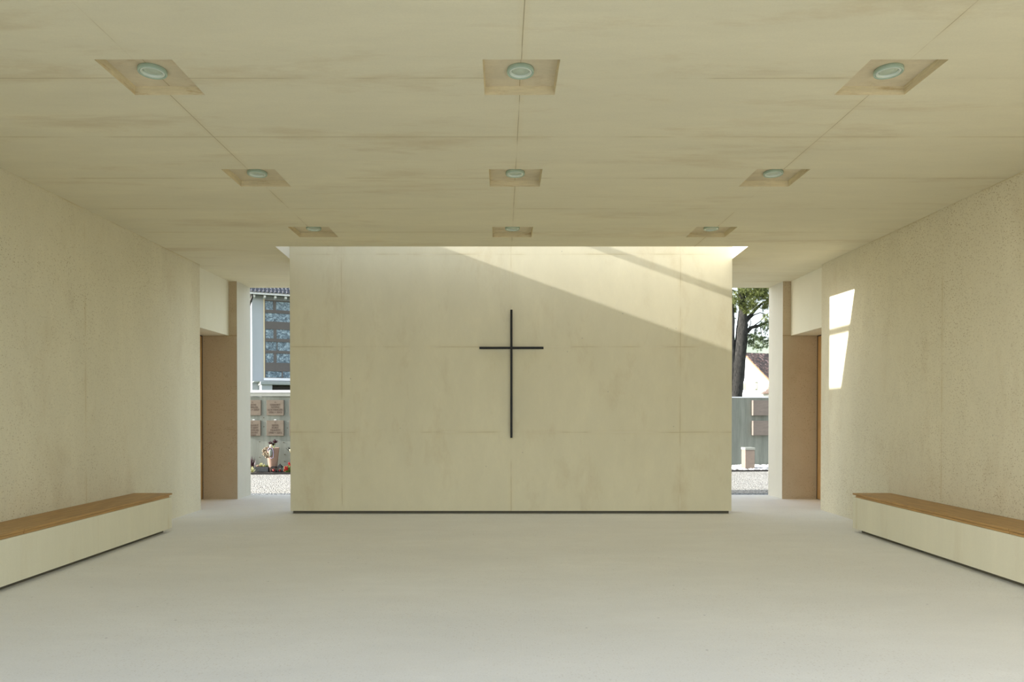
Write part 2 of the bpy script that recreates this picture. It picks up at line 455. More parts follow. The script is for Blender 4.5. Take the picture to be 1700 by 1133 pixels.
# memorial wall on the left
LWY = 19.5
bm = BM(); box(bm, -16, -.6, LWY, LWY + .25, -.1, 2.06)
lw_ = tag(obj('memorial_wall', bm, M['memwall']), 'board-marked concrete memorial wall left, with square plaques and coping', 'wall', kind='structure')
z1, z2, z3 = at(450, 658.5, LWY - .05).z, at(450, 652.3, LWY - .05).z, at(450, 648, LWY - .05).z
bm = BM(); box(bm, -16, -.6, LWY - .05, LWY + .3, z1, z2, bev=.006); obj('coping', bm, M['cap'], lw_)
bm = BM(); box(bm, -16, -.6, LWY - .06, LWY + .31, z2, z3, bev=.004); obj('white_top_strip', bm, M['white'], lw_)  # white strip along the top of the coping band
# soil bed
bm = BM()
quad(bm, [(-16, edge_y(-16) + .02, -.015), (-.6, edge_y(-.6) + .02, -.015), (-.6, LWY, -.015), (-16, LWY, -.015)])
tag(obj('bed_soil', bm, M['soil']), 'dark soil of the narrow bed below the memorial wall', 'soil', kind='stuff')

# right wall, slightly turned
rw_rot = Matrix.Translation((.6, 20.5, 0)) @ Matrix.Rotation(R(6), 4, 'Z')
ztop = at(1245, 661, 21.2).z
bm = BM(); box(bm, 0, 18, 0, .25, -.1, ztop, mat=rw_rot, bev=0)
rw_ = tag(obj('garden_wall', bm, M['memwall']), 'board-marked concrete wall on the right, with thick stone slabs', 'wall', kind='structure')
bm = BM(); box(bm, 0, 18, -.02, .27, ztop, ztop + .035, mat=rw_rot); obj('coping', bm, M['white'], rw_)  # thin white strip stands in for the sunlit top edge of the wall

# white pebbles
def pebble_mesh():
    bm = BM(); rg = random.Random(3)
    for i in range(1500):
        x = rg.uniform(4.6, 10.5); yw = 20.5 + (x - .6) * math.tan(R(6)) - .05
        y = rg.uniform(edge_y(x) + .08, yw)
        r = rg.uniform(.025, .06)
        blob(bm, (x, y, r * .35), r, 1, (1, rg.uniform(.7, 1), .6), .12, rg)
    return bm
tag(obj('white_pebbles', pebble_mesh(), M['pebble']), 'bed of loose white pebbles at the foot of the right wall', 'pebbles', kind='stuff')
bm = BM()
quad(bm, [(-.6, edge_y(-.6) + .02, -.018), (16, edge_y(16) + .02, -.018), (16, 22.08, -.018), (.65, 20.48, -.018), (-.55, 20.3, -.018)])
tag(obj('pebble_bed_base', bm, gravel('fine_white_gravel', (.35, .34, .31), (.85, .84, .8), 24, .25)), 'fine white gravel beneath the pebbles by the right wall', 'gravel', kind='stuff')

# plaques on the left wall
M['sandstone'] = concrete('plaque_sandstone', (.195, .16, .12), mott=.12, stretch=(2, 1, 3), stain_amt=.3, holes=False, fine=.15)
M['letter'] = plain('engraved_letter', (.10, .07, .05), .8)
def plaque(px0, px1, py0, py1, label, lines):
    D = LWY - .04
    a, b = at(px0, py0, D), at(px1, py1, D)
    w, h = b.x - a.x, a.z - b.z
    t = thing('stone_plaque', label, 'plaque', ((a.x + b.x) / 2, LWY, b.z), group='engraved sandstone plaques on the memorial wall')
    bm = BM(); box(bm, -w / 2, w / 2, -.045, 0, 0, h, bev=.004); obj('slab', bm, M['sandstone'], t)
    if lines:
        cu = bpy.data.curves.new('inscription', 'FONT'); cu.body = '\n'.join(lines); cu.size = .073; cu.align_x = 'CENTER'; cu.align_y = 'TOP'
        cu.extrude = .0012; cu.space_line = .95; cu.offset = .0012; cu.materials.append(M['letter'])
        tmp = bpy.data.objects.new('inscription_text', cu)
        me = bpy.data.meshes.new_from_object(tmp); bpy.data.objects.remove(tmp)
        o = bpy.data.objects.new('inscription', me); link(o, t); o.location = (0, -.0465, h - .03); o.rotation_euler = (R(90), 0, 0)
    for sx in (-1, 1):
        pass
    return t
pl = [
    (404.5, 433, 664.5, 690, 'sandstone plaque at the left edge of the upper row, partly hidden by the pier', ['+', 'EDITH', 'WINKLER', '1931 + 2007']),
    (442.5, 471, 664.5, 690, 'square sandstone plaque with four lines of lettering, fully visible in the upper row', ['+', 'HARRIET', 'NOPRE', 'LOCHINGER', '1926 + 2013']),
    (480.3, 509, 664.5, 690, 'sandstone plaque of the upper row, just showing beside the concrete wall edge', ['+', 'FRANZ', '1930 + 2010']),
    (404.5, 432.5, 698.5, 724, 'sandstone plaque at the left edge of the lower row with a white light on top', ['+', 'MARGARIT', 'BERT SEPP', 'WECHSLER', 'JOHANN', '+ 2009']),
    (442.5, 471, 698.5, 724, 'square sandstone plaque fully visible in the lower row above the tall planter', ['+', 'SEPER', 'KURT', 'TRAUNT', '1940 + 2011']),
    (480.3, 509, 698.5, 724, 'sandstone plaque of the lower row, just showing beside the concrete wall edge', ['+', 'ANNA', '1922 + 2001']),
]
for p in pl: plaque(*p)
# little white shells lying on the upper edge of two plaques
for (px, lab) in ((421.8, 'small white stone lying on the lower left plaque'), (457.5, 'small white stone lying on the lower middle plaque')):
    c = at(px, 698.3, LWY - .025)
    bm = BM(); blob(bm, (0, 0, .012), .02, 2, (2.0, .9, .62), .08)
    o = obj('white_stone', bm, M['white'], None, True); o.location = (c.x, c.y, c.z + .001)
    tag(o, lab, 'stone', 'white stones on the plaques')
# tie holes left by the formwork
for (px, py) in ((431, 734), (470.8, 735), (431.3, 759.7), (472.3, 766.5), (437.8, 694), (472.5, 755), (438, 709), (477, 711)):
    c = at(px, py, LWY); bm = BM(); bmesh.ops.create_cone(bm, cap_ends=True, segments=12, radius1=.016, radius2=.016, depth=.006, matrix=Matrix.Translation((c.x, LWY - .001, c.z)) @ Matrix.Rotation(R(90), 4, 'X'))
    obj('tie_hole', bm, M['plinth'], lw_)
# slabs on the right wall
M['stoneslab'] = concrete('banded_stone', (.25, .21, .175), mott=.2, stretch=(1, 1, 4), stain=(.35, .35, .38), stain_amt=.9, holes=False)
rwinv = rw_rot
for k, (py0, py1, lab) in enumerate(((665, 690.3, 'thick banded stone slab, upper one of the two on the right wall'), (699, 723.3, 'thick banded stone slab, lower one of the two on the right wall'))):
    D = 21.13
    a, b = at(1249.3, py0, D), at(1249.3, py1, D)
    # local x along the wall
    lx = (a.x - .6) / math.cos(R(6))
    bm = BM(); box(bm, 0, .52, -.12, 0, 0, a.z - b.z, bev=.004)
    o = obj('stone_slab', bm, M['stoneslab']); o.matrix_world = rw_rot @ Matrix.Translation((lx, 0, b.z))
    tag(o, lab, 'stone slab', 'stone slabs on the right wall')
# stone lantern block
t = thing('stone_pillar', 'low square stone block with pale cap standing among white pebbles', 'stone block')
a = at(1237.3, 779.5, 19.8); b2 = at(1253, 779.5, 19.8); tz = at(1245, 743.5, 19.8).z
t.location = (a.x, a.y, 0)
w = b2.x - a.x
M['pillar'] = concrete('brown_stone', (.26, .21, .17), mott=.15, stretch=(1, 1, 3), stain=(.5, .45, .42), stain_amt=.5, holes=False)
bm = BM(); box(bm, 0, w, 0, .32, -.02, tz - .07, bev=.006); obj('block', bm, M['pillar'], t)
bm = BM(); box(bm, -.012, w + .012, -.012, .332, tz - .07, tz, bev=.008); obj('cap', bm, M['cap'], t)

# ------------------------------------------------------------------ things in the bed
BD = 19.15
def leafm(bm, p, d, L, w, up=Vector((0, 0, 1)), mi=0, curve=.3):
    """a pointed leaf blade of a few quads with slight curl"""
    d = Vector(d).normalized(); side = d.cross(up)
    if side.length < .05: side = d.cross(Vector((1, 0, 0)))
    side.normalize(); nn = side.cross(d)
    prev = None
    for k, (t, ww) in enumerate(((0, .45), (.35, 1), (.7, .8), (1, .05))):
        c = Vector(p) + d * L * t - nn * (curve * L * t * t) * -1
        a = bm.verts.new(c + side * w * ww / 2 + nn * w * .12); b = bm.verts.new(c - side * w * ww / 2 + nn * w * .12); m = bm.verts.new(c)
        if prev:
            for q in ((prev[0], prev[2], m, a), (prev[2], prev[1], b, m)):
                f = bm.faces.new(q); f.material_index = mi
        prev = (a, b, m)
M['pink'] = plain('rosy_terracotta', (.33, .215, .155), .7, 0, .10, 9)
M['purple'] = plain('dark_purple_leaf', (.055, .018, .028), .4, 0, .3, 20, spec=.5)
M['cream'] = plain('cream_wood', (.70, .60, .38), .6)
M['cone'] = plain('pine_cone_brown', (.16, .10, .055), .7, 0, .5, 60)
M['conetip'] = plain('pale_cone_tip', (.62, .55, .38), .6)
M['ribbon'] = plain('lavender_ribbon', (.55, .52, .75), .4)
M['greenleaf'] = plain('green_leaf', (.16, .24, .06), .5, 0, .3, 25)
M['paleleaf'] = plain('pale_succulent', (.50, .50, .24), .5, 0, .3, 25)
M['pinkleaf'] = plain('pinkish_succulent', (.52, .36, .28), .5, 0, .3, 25)
M['slate'] = plain('dark_grey_planter', (.055, .058, .058), .7, 0, .15, 12)
M['iron'] = plain('black_lantern_metal', (.012, .011, .011), .5, .2)
M['redglass'] = plain('red_candle_glass', (.30, .02, .015), .25, 0, .1, 10, coat=.5)
M['red'] = plain('red_petal', (.50, .02, .03), .5, 0, .3, 30)

# tall tapered planter
base = at(453, 785, BD); H = at(452, 743.8, BD).z
t = thing('tall_planter', 'tall tapering rosy terracotta planter below the lower middle plaque', 'planter', (base.x, BD, 0))
bm = BM(); lathe(bm, [(0, 0), (.10, 0), (.105, .02), (.175, H - .02), (.178, H), (.160, H), (.155, H - .06), (0, H - .06)], 28)
obj('pot', bm, M['pink'], t, True)
bm = BM(); lathe(bm, [(0, H - .05), (.154, H - .055), (.154, H - .062), (0, H - .062)], 20); obj('soil', bm, M['soil'], t)
pl_t = thing('dark_aeonium', 'dark purple rosette succulent growing in the tall terracotta planter', 'plant', (base.x, BD, H - .052))
bm = BM(); bs = BM()
rg = random.Random(5)
for (cx_, cy_, cz, r) in ((.06, 0, .17, .12), (-.07, .02, .14, .09), (.0, .06, .10, .08)):
    tube(bs, [(cx_ * .3, cy_ * .3, .003), (cx_ * .7, cy_, cz * .6), (cx_, cy_, cz)], [.012, .009, .008], 8)
    for k in range(26):
        th = k * 2.4; el = .15 + 1.2 * (k / 26)
        d = (math.cos(th) * math.cos(el), math.sin(th) * math.cos(el), math.sin(el))
        leafm(bm, (cx_, cy_, cz), d, r * rg.uniform(.75, 1.05), .042)
obj('leaves', bm, M['purple'], pl_t); obj('stem', bs, M['greenleaf'], pl_t)
# cream ball on the rim
c = at(450, 739.0, BD - .08)
bm = BM(); lathe(bm, [(0, -.045), (.025, -.04), (.04, -.02), (.043, .005), (.036, .03), (.02, .05), (0, .056)], 20)
o = obj('cream_ball', bm, M['cream'], None, True); o.location = (c.x, c.y, H + .045); tag(o, 'cream egg-shaped ornament resting on the rim of the tall planter', 'ornament')
# cone wreath
c = at(444.5, 751, BD - .25)
t = thing('cone_wreath', 'round wreath of pale-tipped pine cones hung on the tall planter', 'wreath', (c.x, c.y, c.z))
bm = BM()
for k in range(78):
    th = k * .163; rr = rg.choice((.05, .085, .115)) + rg.uniform(-.012, .012)
    x, z = rr * math.cos(th), rr * math.sin(th) * 1.1
    r = rg.uniform(.02, .028)
    y = rg.uniform(-.04, .03)
    blob(bm, (x, y, z), r, 1, (1, 1, 1.2), .15, rg, 0)
    for j in range(3):
        blob(bm, (x + rg.uniform(-r, r) * .8, y - r * .75, z + rg.uniform(-r, r) * .8), r * .36, 1, (1, .6, 1), .1, rg, 1)
obj('cones', bm, [M['cone'], M['conetip']], t)
bm = BM()
pts = [(.02, -.05, .02), (.03, -.055, .085), (.07, -.05, .125), (.13, -.045, .11), (.155, -.04, .05), (.165, -.035, -.06), (.155, -.035, -.15), (.10, -.04, -.17), (.08, -.04, -.13)]
tube(bm, pts, .007, 6); obj('ribbon', bm, M['ribbon'], t)
bm = BM(); lathe(bm, [(0, -.10), (.03, -.08), (.045, -.02), (.048, .04), (.036, .085), (0, .10)], 14, c=(.095, -.045, -.02)); obj('pendant', bm, M['memwall'], t, True)
# grey trough with pale succulents
a, b2 = at(424, 784.5, BD - .05), at(447, 784.5, BD - .05); H2 = at(435, 775.5, BD - .05).z
t = thing('grey_trough', 'low dark grey rectangular trough to the left of the tall planter', 'planter', ((a.x + b2.x) / 2, BD - .05, 0))
w = (b2.x - a.x) / 2
bm = BM(); box(bm, -w, w, -.09, -.07, 0, H2, bev=.004); box(bm, -w, w, .07, .09, 0, H2, bev=.004)
box(bm, -w, -w + .02, -.07, .07, 0, H2); box(bm, w - .02, w, -.07, .07, 0, H2); box(bm, -w + .02, w - .02, -.07, .07, 0, .02)
obj('shell', bm, M['slate'], t)
bm = BM(); box(bm, -w + .02, w - .02, -.07, .07, .02, H2 - .02); obj('soil', bm, M['soil'], t)
def rosette(name, label, px, py, D, z, r, mat, n=22, lw=.035, cat='plant', group=None, spikes=False):
    c = at(px, py, D)
    bm = BM()
    for k in range(n):
        th = k * 2.4 + rg.uniform(-.2, .2); el = (.1 + 1.3 * (k / n)) if not spikes else rg.uniform(.7, 1.5)
        d = (math.cos(th) * math.cos(el), math.sin(th) * math.cos(el), math.sin(el))
        leafm(bm, (0, 0, .01), d, r * rg.uniform(.7, 1.1), lw)
    o = obj(name, bm, mat); o.location = (c.x, D, z)
    return tag(o, label, cat, group)
g = 'succulents in the grey trough'
rosette('succulent', 'pinkish succulent at the left end of the grey trough', 427.8, 772, BD - .05, H2 - .02, .075, M['pinkleaf'], group=g)
rosette('succulent', 'tallest pale succulent rising from the grey trough', 433, 768, BD - .02, H2 - .02, .12, M['paleleaf'], 26, group=g)
rosette('succulent', 'yellow-green succulent near the right end of the grey trough', 438.6, 771, BD - .06, H2 - .02, .08, M['paleleaf'], group=g)
rosette('succulent', 'small green succulent at the far right end of the grey trough', 443.5, 773, BD - .04, H2 - .02, .07, M['greenleaf'], group=g)
# plant at the pier edge
rosette('spiky_plant', 'dark spiky plant in the bed at the left pier edge', 417.5, 784, BD + .1, -.02, .38, M['purple'], 16, .05, spikes=True)
rosette('leafy_plant', 'low plant with pale long leaves beside the dark spiky plant', 418.5, 784, BD - .3, -.02, .18, M['paleleaf'], 14, .035)
# lanterns
def lantern(px0, px1, pytop, D, label, peaked):
    a, b2 = at(px0, 785, D), at(px1, 785, D); Ht = at(px0, pytop, D).z; w = (b2.x - a.x) / 2
    t = thing('grave_lantern', label, 'lantern', ((a.x + b2.x) / 2, D, 0), group='small black grave lanterns')
    bm = BM(); wall = Ht * (.55 if peaked else .8)
    box(bm, -w * .85, w * .85, -w * .85, w * .85, 0, .02)
    for sx in (-1, 1):
        for sy in (-1, 1):
            x0, x1 = sorted((sx * w * .85, sx * (w * .85 - .014))); y0, y1 = sorted((sy * w * .85, sy * (w * .85 - .014)))
            box(bm, x0, x1, y0, y1, .02, wall)
    for sx in (-1, 1):
        x0, x1 = sorted((sx * w * .85, sx * (w * .85 - .01)))
        box(bm, x0, x1, -w * .85 + .014, w * .85 - .014, .02, wall * .35)
    obj('frame', bm, M['iron'], t)
    bm = BM()
    if peaked:
        lathe(bm, [(w * 1.45, wall), (w * 1.5, wall + .008), (w * .5, Ht * .88), (w * .22, Ht * .9), (w * .2, Ht), (0, Ht)], 4)
        bmesh.ops.rotate(bm, verts=bm.verts, cent=(0, 0, 0), matrix=Matrix.Rotation(R(45), 3, 'Z'))
        bm.faces.new([v for v in bm.verts if abs(v.co.z - wall) < 1e-6])
    else:
        box(bm, -w, w, -w, w, wall, wall + .015, bev=.003); box(bm, -w * .75, w * .75, -w * .75, w * .75, wall + .015, Ht, bev=.004)
    obj('roof', bm, M['iron'], t)
    bm = BM(); lathe(bm, [(0, .021), (w * .5, .021), (w * .52, wall * .6), (0, wall * .62)], 14); obj('candle', bm, M['redglass'], t, True)
lantern(450.2, 459.5, 775, BD - .22, 'squat flat-topped black lantern with red candle in front of the tall planter', False)
lantern(461, 469, 770.5, BD - .2, 'taller black lantern with pitched roof to the right of the planter', True)
# red flowers
c = at(477.5, 784, BD - .3)
t = thing('red_flowers', 'red flowering plant in the bed beside the back wall edge', 'plant', (c.x, BD - .3, 0))
bm = BM(); bf = BM()
for k in range(40):
    th = rg.uniform(0, 6.28); el = rg.uniform(.3, 1.4)
    leafm(bm, (rg.uniform(-.05, .08), rg.uniform(-.04, .04), 0), (math.cos(th) * math.cos(el), math.sin(th) * math.cos(el), math.sin(el)), rg.uniform(.12, .24), .035)
for (x, z) in ((-.03, .13), (.01, .09), (-.05, .06), (.07, .24), (.10, .2), (.02, .14)):
    for k in range(10):
        th = k * .63
        leafm(bf, (x, -.09, z), (math.cos(th), -.5, math.sin(th)), .045, .03)
obj('leaves', bm, M['greenleaf'], t); obj('blossoms', bf, M['red'], t)
# pale vase at the wall edge
c = at(489.5, 784, BD + .02); Hv = at(489, 746.5, BD).z
t = thing('pale_vase', 'pale vase with a thick cream rim, half hidden by the back wall edge', 'vase', (c.x, BD + .1, 0))
M['vase'] = plain('grey_clay', (.34, .31, .24), .7)
bm = BM(); lathe(bm, [(0, 0), (.09, 0), (.10, .03), (.125, Hv * .5), (.135, Hv * .74), (.128, Hv * .80), (.10, Hv * .8), (0, Hv * .5)], 24); obj('body', bm, M['vase'], t, True)
bm = BM(); lathe(bm, [(.130, Hv * .80), (.150, Hv * .82), (.172, Hv * .97), (.176, Hv), (.160, Hv), (.15, Hv * .9), (.115, Hv * .83)], 24, closed=True); obj('rim', bm, M['cream'], t, True)
rosette('dark_sprig', 'dark leafy sprig standing in the pale vase', 484, 745, BD + .1, Hv * .82, .19, M['iron'], 16, .05)

# ------------------------------------------------------------------ chapel-like building, left background
B0 = at(418.5, 640, 32.0); yaw = R(23)
bt = thing('rendered_building', 'pale blue-grey rendered building with a tall patterned window and tiled roof', 'building', (B0.x, 32.0, 0), yaw)
cy_, sy_ = math.cos(yaw), math.sin(yaw)
def onwall(px, py, off=0):
    """local (t, z) on the facade plane (offset towards the viewer) of a pixel"""
    # facade: P = B0 + t*(cy,sy) - off*(-sy, cy)...
    ox, oy = B0.x + sy_ * off, 32.0 - cy_ * off
    k = (px - CX) / F
    lo, hi = -20.0, 40.0
    t = 0
    for _ in range(60):
        D = oy + t * sy_
        p = at(px, py, D)
        t = (p.x - ox) / cy_
    return t, p.z
M['render'] = plain('pale_blue_render', (.38, .41, .425), .9, 0, .04, 3)
zE = onwall(418.5, 489)[1]
bm = BM(); box(bm, 0, 14, 0, 9, 0, zE + .1); obj('walls', bm, M['render'], bt)
# window
t0, zt = onwall(439.2, 498.3); _, zb = onwall(439.2, 627.5)
tw = onwall(484, 560)[0]; t1 = t0 + (tw - t0) * 1.75
M['winframe'] = plain('brown_grey_window_frame', (.105, .095, .085), .6)
m, nt, b = new_mat('cast_glass_painted_reflections')
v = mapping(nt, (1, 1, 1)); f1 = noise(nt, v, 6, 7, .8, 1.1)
colg = ramp(nt, f1, [(.36, (.02, .035, .045)), (.5, (.10, .16, .20)), (.6, (.32, .42, .46)), (.72, (.60, .68, .68))])  # glass mottle and tree reflections, both put into the colour
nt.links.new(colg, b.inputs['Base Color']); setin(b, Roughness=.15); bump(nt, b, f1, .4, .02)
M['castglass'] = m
rowsy = [(500, 514.4), (519.5, 533.7), (546.3, 562), (567.3, 582), (586.5, 602.2), (616.5, 627)]
cols_ = [[(440.5, 453.5), (458.3, 490)], [(440.5, 487)], [(441, 454), (459, 490)], [(441, 459.2), (460.5, 486)], [(441, 454), (459, 490)], [(441, 467.4), (469.5, 492)]]
bm = BM(); bg = BM()
zrows = [(onwall(439.2, a)[1], onwall(439.2, b)[1]) for a, b in rowsy]
# horizontals
zprev = zt
for (za, zb_) in zrows:
    box(bm, t0, t1, -.05, .02, za, zprev); zprev = zb_
box(bm, t0, t1, -.05, .02, zb - .01, zprev)
for (za, zb_), cs in zip(zrows, cols_):
    spans = [(onwall(a, 560)[0], onwall(b_, 560)[0]) for a, b_ in cs]
    L = spans[-1][1]
    while L < t1 - .15:
        n = min(L + .1 + rnd.choice((.35, .8)), t1 - .05); spans.append((L + .1, n)); L = n
    prev = t0
    for a, b_ in spans:
        box(bm, prev, a, -.04, .02, zb_, za); prev = b_
    box(bm, prev, t1, -.04, .02, zb_, za)
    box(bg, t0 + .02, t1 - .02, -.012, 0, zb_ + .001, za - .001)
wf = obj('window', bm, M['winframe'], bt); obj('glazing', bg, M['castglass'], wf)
bm = BM(); box(bm, t0 - .05, t1 + .05, -.12, 0, zb - .13, zb - .01); obj('window_sill', bm, M['white'], bt)
bm = BM(); box(bm, t0 - .05, t0, -.03, 0, zb, zt + .03); obj('window_reveal', bm, M['cream'], bt)
# eave: gutter, rafters, roof
ze1 = onwall(420, 488.3, .6)[1]; ze2 = onwall(420, 484.5, .6)[1]
bm = BM(); box(bm, -.35, 14.3, -.62, -.50, ze1, ze2, bev=.02); obj('gutter', bm, M['white'], bt)
bm = BM(); quad(bm, [(-.3, -.5, ze1 + .04), (14.3, -.5, ze1 + .04), (14.3, 0, ze1 + .10), (-.3, 0, ze1 + .10)]); obj('soffit', bm, plain('shade_toned_soffit', (.24, .23, .14), .8), bt)  # olive tone paints in the shadow under the eave
tt = onwall(421.8, 490.5, .45)[0]
for k in range(12):
    x = tt + k * (onwall(439.6, 490.5, .45)[0] - tt); zz = ze1 - .10
    bm = BM(); box(bm, x - .05, x + .05, -.45, 0, zz, zz + .1, bev=.01); obj('rafter_end', bm, M['white'], bt)
M['tile'] = plain('dark_glazed_roof_tile', (.012, .013, .018), .12, 0, .3, 4, coat=1.0, spec=.9)
bm = BM()
pitch = .17; depth = .36; n = 84; rows_n = 9
cs, sn = math.cos(R(34)), math.sin(R(34))
for r in range(rows_n):
    grid = []
    for j in range(2):
        line = []
        for k in range(n * 6 + 1):
            x = -.4 + k * pitch / 6
            ph = (k % 6) / 6
            wv = .045 * (math.sin(ph * 2 * math.pi))
            d = r * depth + j * (depth + .03)
            hgt = .03 * (1 - j) + wv + .02
            line.append(bm.verts.new((x, -.68 + d * cs - hgt * sn, ze2 - .01 + d * sn + hgt * cs)))
        grid.append(line)
    for k in range(n * 6):
        bm.faces.new((grid[0][k], grid[0][k + 1], grid[1][k + 1], grid[1][k]))
    lowl = [bm.verts.new((v.co.x, v.co.y + .005, v.co.z - .04)) for v in grid[0]]
    for k in range(n * 6):
        bm.faces.new((grid[0][k], lowl[k], lowl[k + 1], grid[0][k + 1]))
obj('roof_tiles', bm, M['tile'], bt, True)
bm = BM(); d = rows_n * depth
top = (-.68 + d * cs, ze2 + d * sn)
vsf = [(-.3, -.6, ze2 - .06), (14.2, -.6, ze2 - .06), (14.2, top[0], top[1] - .05), (-.3, top[0], top[1] - .05), (-.3, 9.5, ze2), (14.2, 9.5, ze2)]
V = [bm.verts.new(p) for p in vsf]
for f in ((0, 1, 2, 3), (3, 2, 5, 4), (0, 3, 4), (1, 5, 2), (0, 4, 5, 1)): bm.faces.new([V[i] for i in f])
obj('roof_body', bm, M['winframe'], bt)
# downpipe
bm = BM(); tp = -.10
p1 = onwall(418.7, 494, .55); zz0 = onwall(417, 508)[1]
tube(bm, [(p1[0], -.55, ze1), (p1[0], -.55, p1[1]), (tp, -.10, zz0)], .045, 10); obj('downpipe_bend', bm, M['steel'], bt, True)
bm = BM(); tube(bm, [(tp, -.10, zz0 + .05), (tp, -.10, 0)], .05, 10); obj('downpipe', bm, M['white'], bt, True)
# porch
off = 1.6
a_ = onwall(432.5, 640, off); ta = a_[0]; zlo = onwall(432.5, 638.8, off)[1]; zhi = onwall(432.5, 633.4, off)[1]
bm = BM(); box(bm, ta, ta + 8, -off, 0, zlo, zhi, bev=.02); box(bm, ta - .25, ta + 8, -off + .4, 0, zhi, zhi + .03); obj('porch_roof', bm, plain('grey_porch_metal', (.30, .33, .32), .6), bt)
bm = BM(); box(bm, ta + .05, ta + .5, -off + .1, 0, 0, zlo); obj('porch_wall', bm, M['render'], bt)
bm = BM(); box(bm, ta + .5, ta + 7.9, -off + .6, 0, 0, zlo - .01); obj('porch_recess', bm, plain('painted_recess_shade', (.02, .02, .018), .2), bt)  # near-black box paints the shade of the open recess under the porch roof

# ------------------------------------------------------------------ white house, right background
M['whitewall'] = plain('white_house_render', (.86, .86, .84), .9, 0, .03, 2)
m, nt, b = new_mat('old_roof_tiles')
v = mapping(nt, (1, 1, 1)); vo = N(nt, 'ShaderNodeTexVoronoi'); setin(vo, Scale=8); nt.links.new(v, vo.inputs['Vector'])
sp = N(nt, 'ShaderNodeSeparateColor'); nt.links.new(vo.outputs['Color'], sp.inputs[0])
nt.links.new(ramp(nt, sp.outputs[0], [(.0, (.035, .028, .025)), (.6, (.09, .065, .055)), (.85, (.16, .09, .07)), (1, (.28, .2, .18))]), b.inputs['Base Color']); setin(b, Roughness=.9)
M['oldtile'] = m
m, nt, b = new_mat('tan_roof_tiles')
v = mapping(nt, (3.2, 3.2, 4.5)); vo = N(nt, 'ShaderNodeTexVoronoi'); setin(vo, Scale=1.0); nt.links.new(v, vo.inputs['Vector'])
sp = N(nt, 'ShaderNodeSeparateColor'); nt.links.new(vo.outputs['Color'], sp.inputs[0])
nt.links.new(ramp(nt, sp.outputs[0], [(.0, (.22, .13, .09)), (.5, (.38, .25, .18)), (1, (.60, .50, .42))]), b.inputs['Base Color']); setin(b, Roughness=.9)
M['tantile'] = m
M['orange'] = plain('orange_verge_tile', (.55, .22, .10), .7)
A = at(1237.5, 590, 48.0)
P2 = at(1276, 630, 45.9)
hd = Vector((P2.x - A.x, P2.y - A.y, 0)); run = hd.length; drop = (A.z - P2.z) / run; hd.normalize()
rd = Vector((-hd.y, hd.x, 0))                       # ridge direction (away, to the right)
if rd.x < 0: rd = -rd
# local frame: u along gable towards the front, v along the ridge
ht = thing('white_house', 'white gabled house with dark tiled roof behind the pine tree', 'house', (A.x, A.y, 0))
mh = Matrix(((hd.x, rd.x, 0, 0), (hd.y, rd.y, 0, 0), (0, 0, 1, 0), (0, 0, 0, 1)))
hl = 4.2; zr = A.z
bm = BM()
prof = [(-hl, 0), (hl, 0), (hl, zr - drop * hl), (0, zr), (-hl, zr - drop * hl)]
Va = [bm.verts.new(mh @ Vector((u, 0, z))) for u, z in prof]; Vb = [bm.verts.new(mh @ Vector((u, 12, z))) for u, z in prof]
bm.faces.new(Va); bm.faces.new(Vb)
for k in range(5): bm.faces.new((Va[k], Va[(k + 1) % 5], Vb[(k + 1) % 5], Vb[k]))
obj('walls', bm, M['whitewall'], ht)
for s in (1, -1):
    bm = BM(); th = .16; ext = hl + .4
    pr = [(0, zr + .02), (s * ext, zr - drop * ext + .02), (s * ext, zr - drop * ext + .02 + th), (0, zr + .02 + th)]
    Va = [bm.verts.new(mh @ Vector((u, -.12, z))) for u, z in pr]; Vb = [bm.verts.new(mh @ Vector((u, 12.2, z))) for u, z in pr]
    bm.faces.new(Va); bm.faces.new(Vb)
    for k in range(4): bm.faces.new((Va[k], Va[(k + 1) % 4], Vb[(k + 1) % 4], Vb[k]))
    obj('roof_slope', bm, M['oldtile'], ht)
    bm = BM()
    pr = [(0, zr + .0), (s * ext, zr - drop * ext + .0), (s * ext, zr - drop * ext + .12), (0, zr + .12)]
    Va = [bm.verts.new(mh @ Vector((u, -.16, z))) for u, z in pr]; Vb = [bm.verts.new(mh @ Vector((u, -.125, z))) for u, z in pr]
    bm.faces.new(Va); bm.faces.new(Vb)
    for k in range(4): bm.faces.new((Va[k], Va[(k + 1) % 4], Vb[(k + 1) % 4], Vb[k]))
    obj('verge_trim', bm, M['orange'], ht)
def gab(px, py):
    """local u, z on the gable plane"""
    u = 0
    for _ in range(60):
        D = A.y + u * hd.y; p = at(px, py, D); u = (p.x - A.x) / hd.x
    return u, p.z
M['mull'] = plain('pale_window_frame', (.24, .25, .18), .6)
M['curtain'] = plain('pale_window_glass', (.42, .44, .42), .2)
for (x0, x1, y0, y1) in ((1257.5, 1271.5, 634, 648), (1235, 1238.5, 636.5, 648)):
    u0, za = gab(x0, y0); u1, _ = gab(x1, y0); zb_ = gab(x0, y1)[1]
    bm = BM(); fw = .09
    def gb(ua, ub, z0, z1, v0=-.05, v1=.01, b=None): box(b or bm, ua, ub, v0, v1, z0, z1, mat=mh)
    gb(u0, u0 + fw, zb_, za); gb(u1 - fw, u1, zb_, za); gb(u0 + fw, u1 - fw, za - fw, za); gb(u0 + fw, u1 - fw, zb_, zb_ + fw)
    nm = 3 if u1 - u0 > .6 else 0
    for k in range(nm):
        uc = u0 + (u1 - u0) * (k + 1) / (nm + 1); gb(uc - .03, uc + .03, zb_ + fw, za - fw)
    w_ = obj('window', bm, M['mull'], ht)
    bg = BM(); gb(u0 + fw, u1 - fw, zb_ + fw, za - fw, -.02, 0, bg); obj('glazing', bg, M['curtain'], w_)
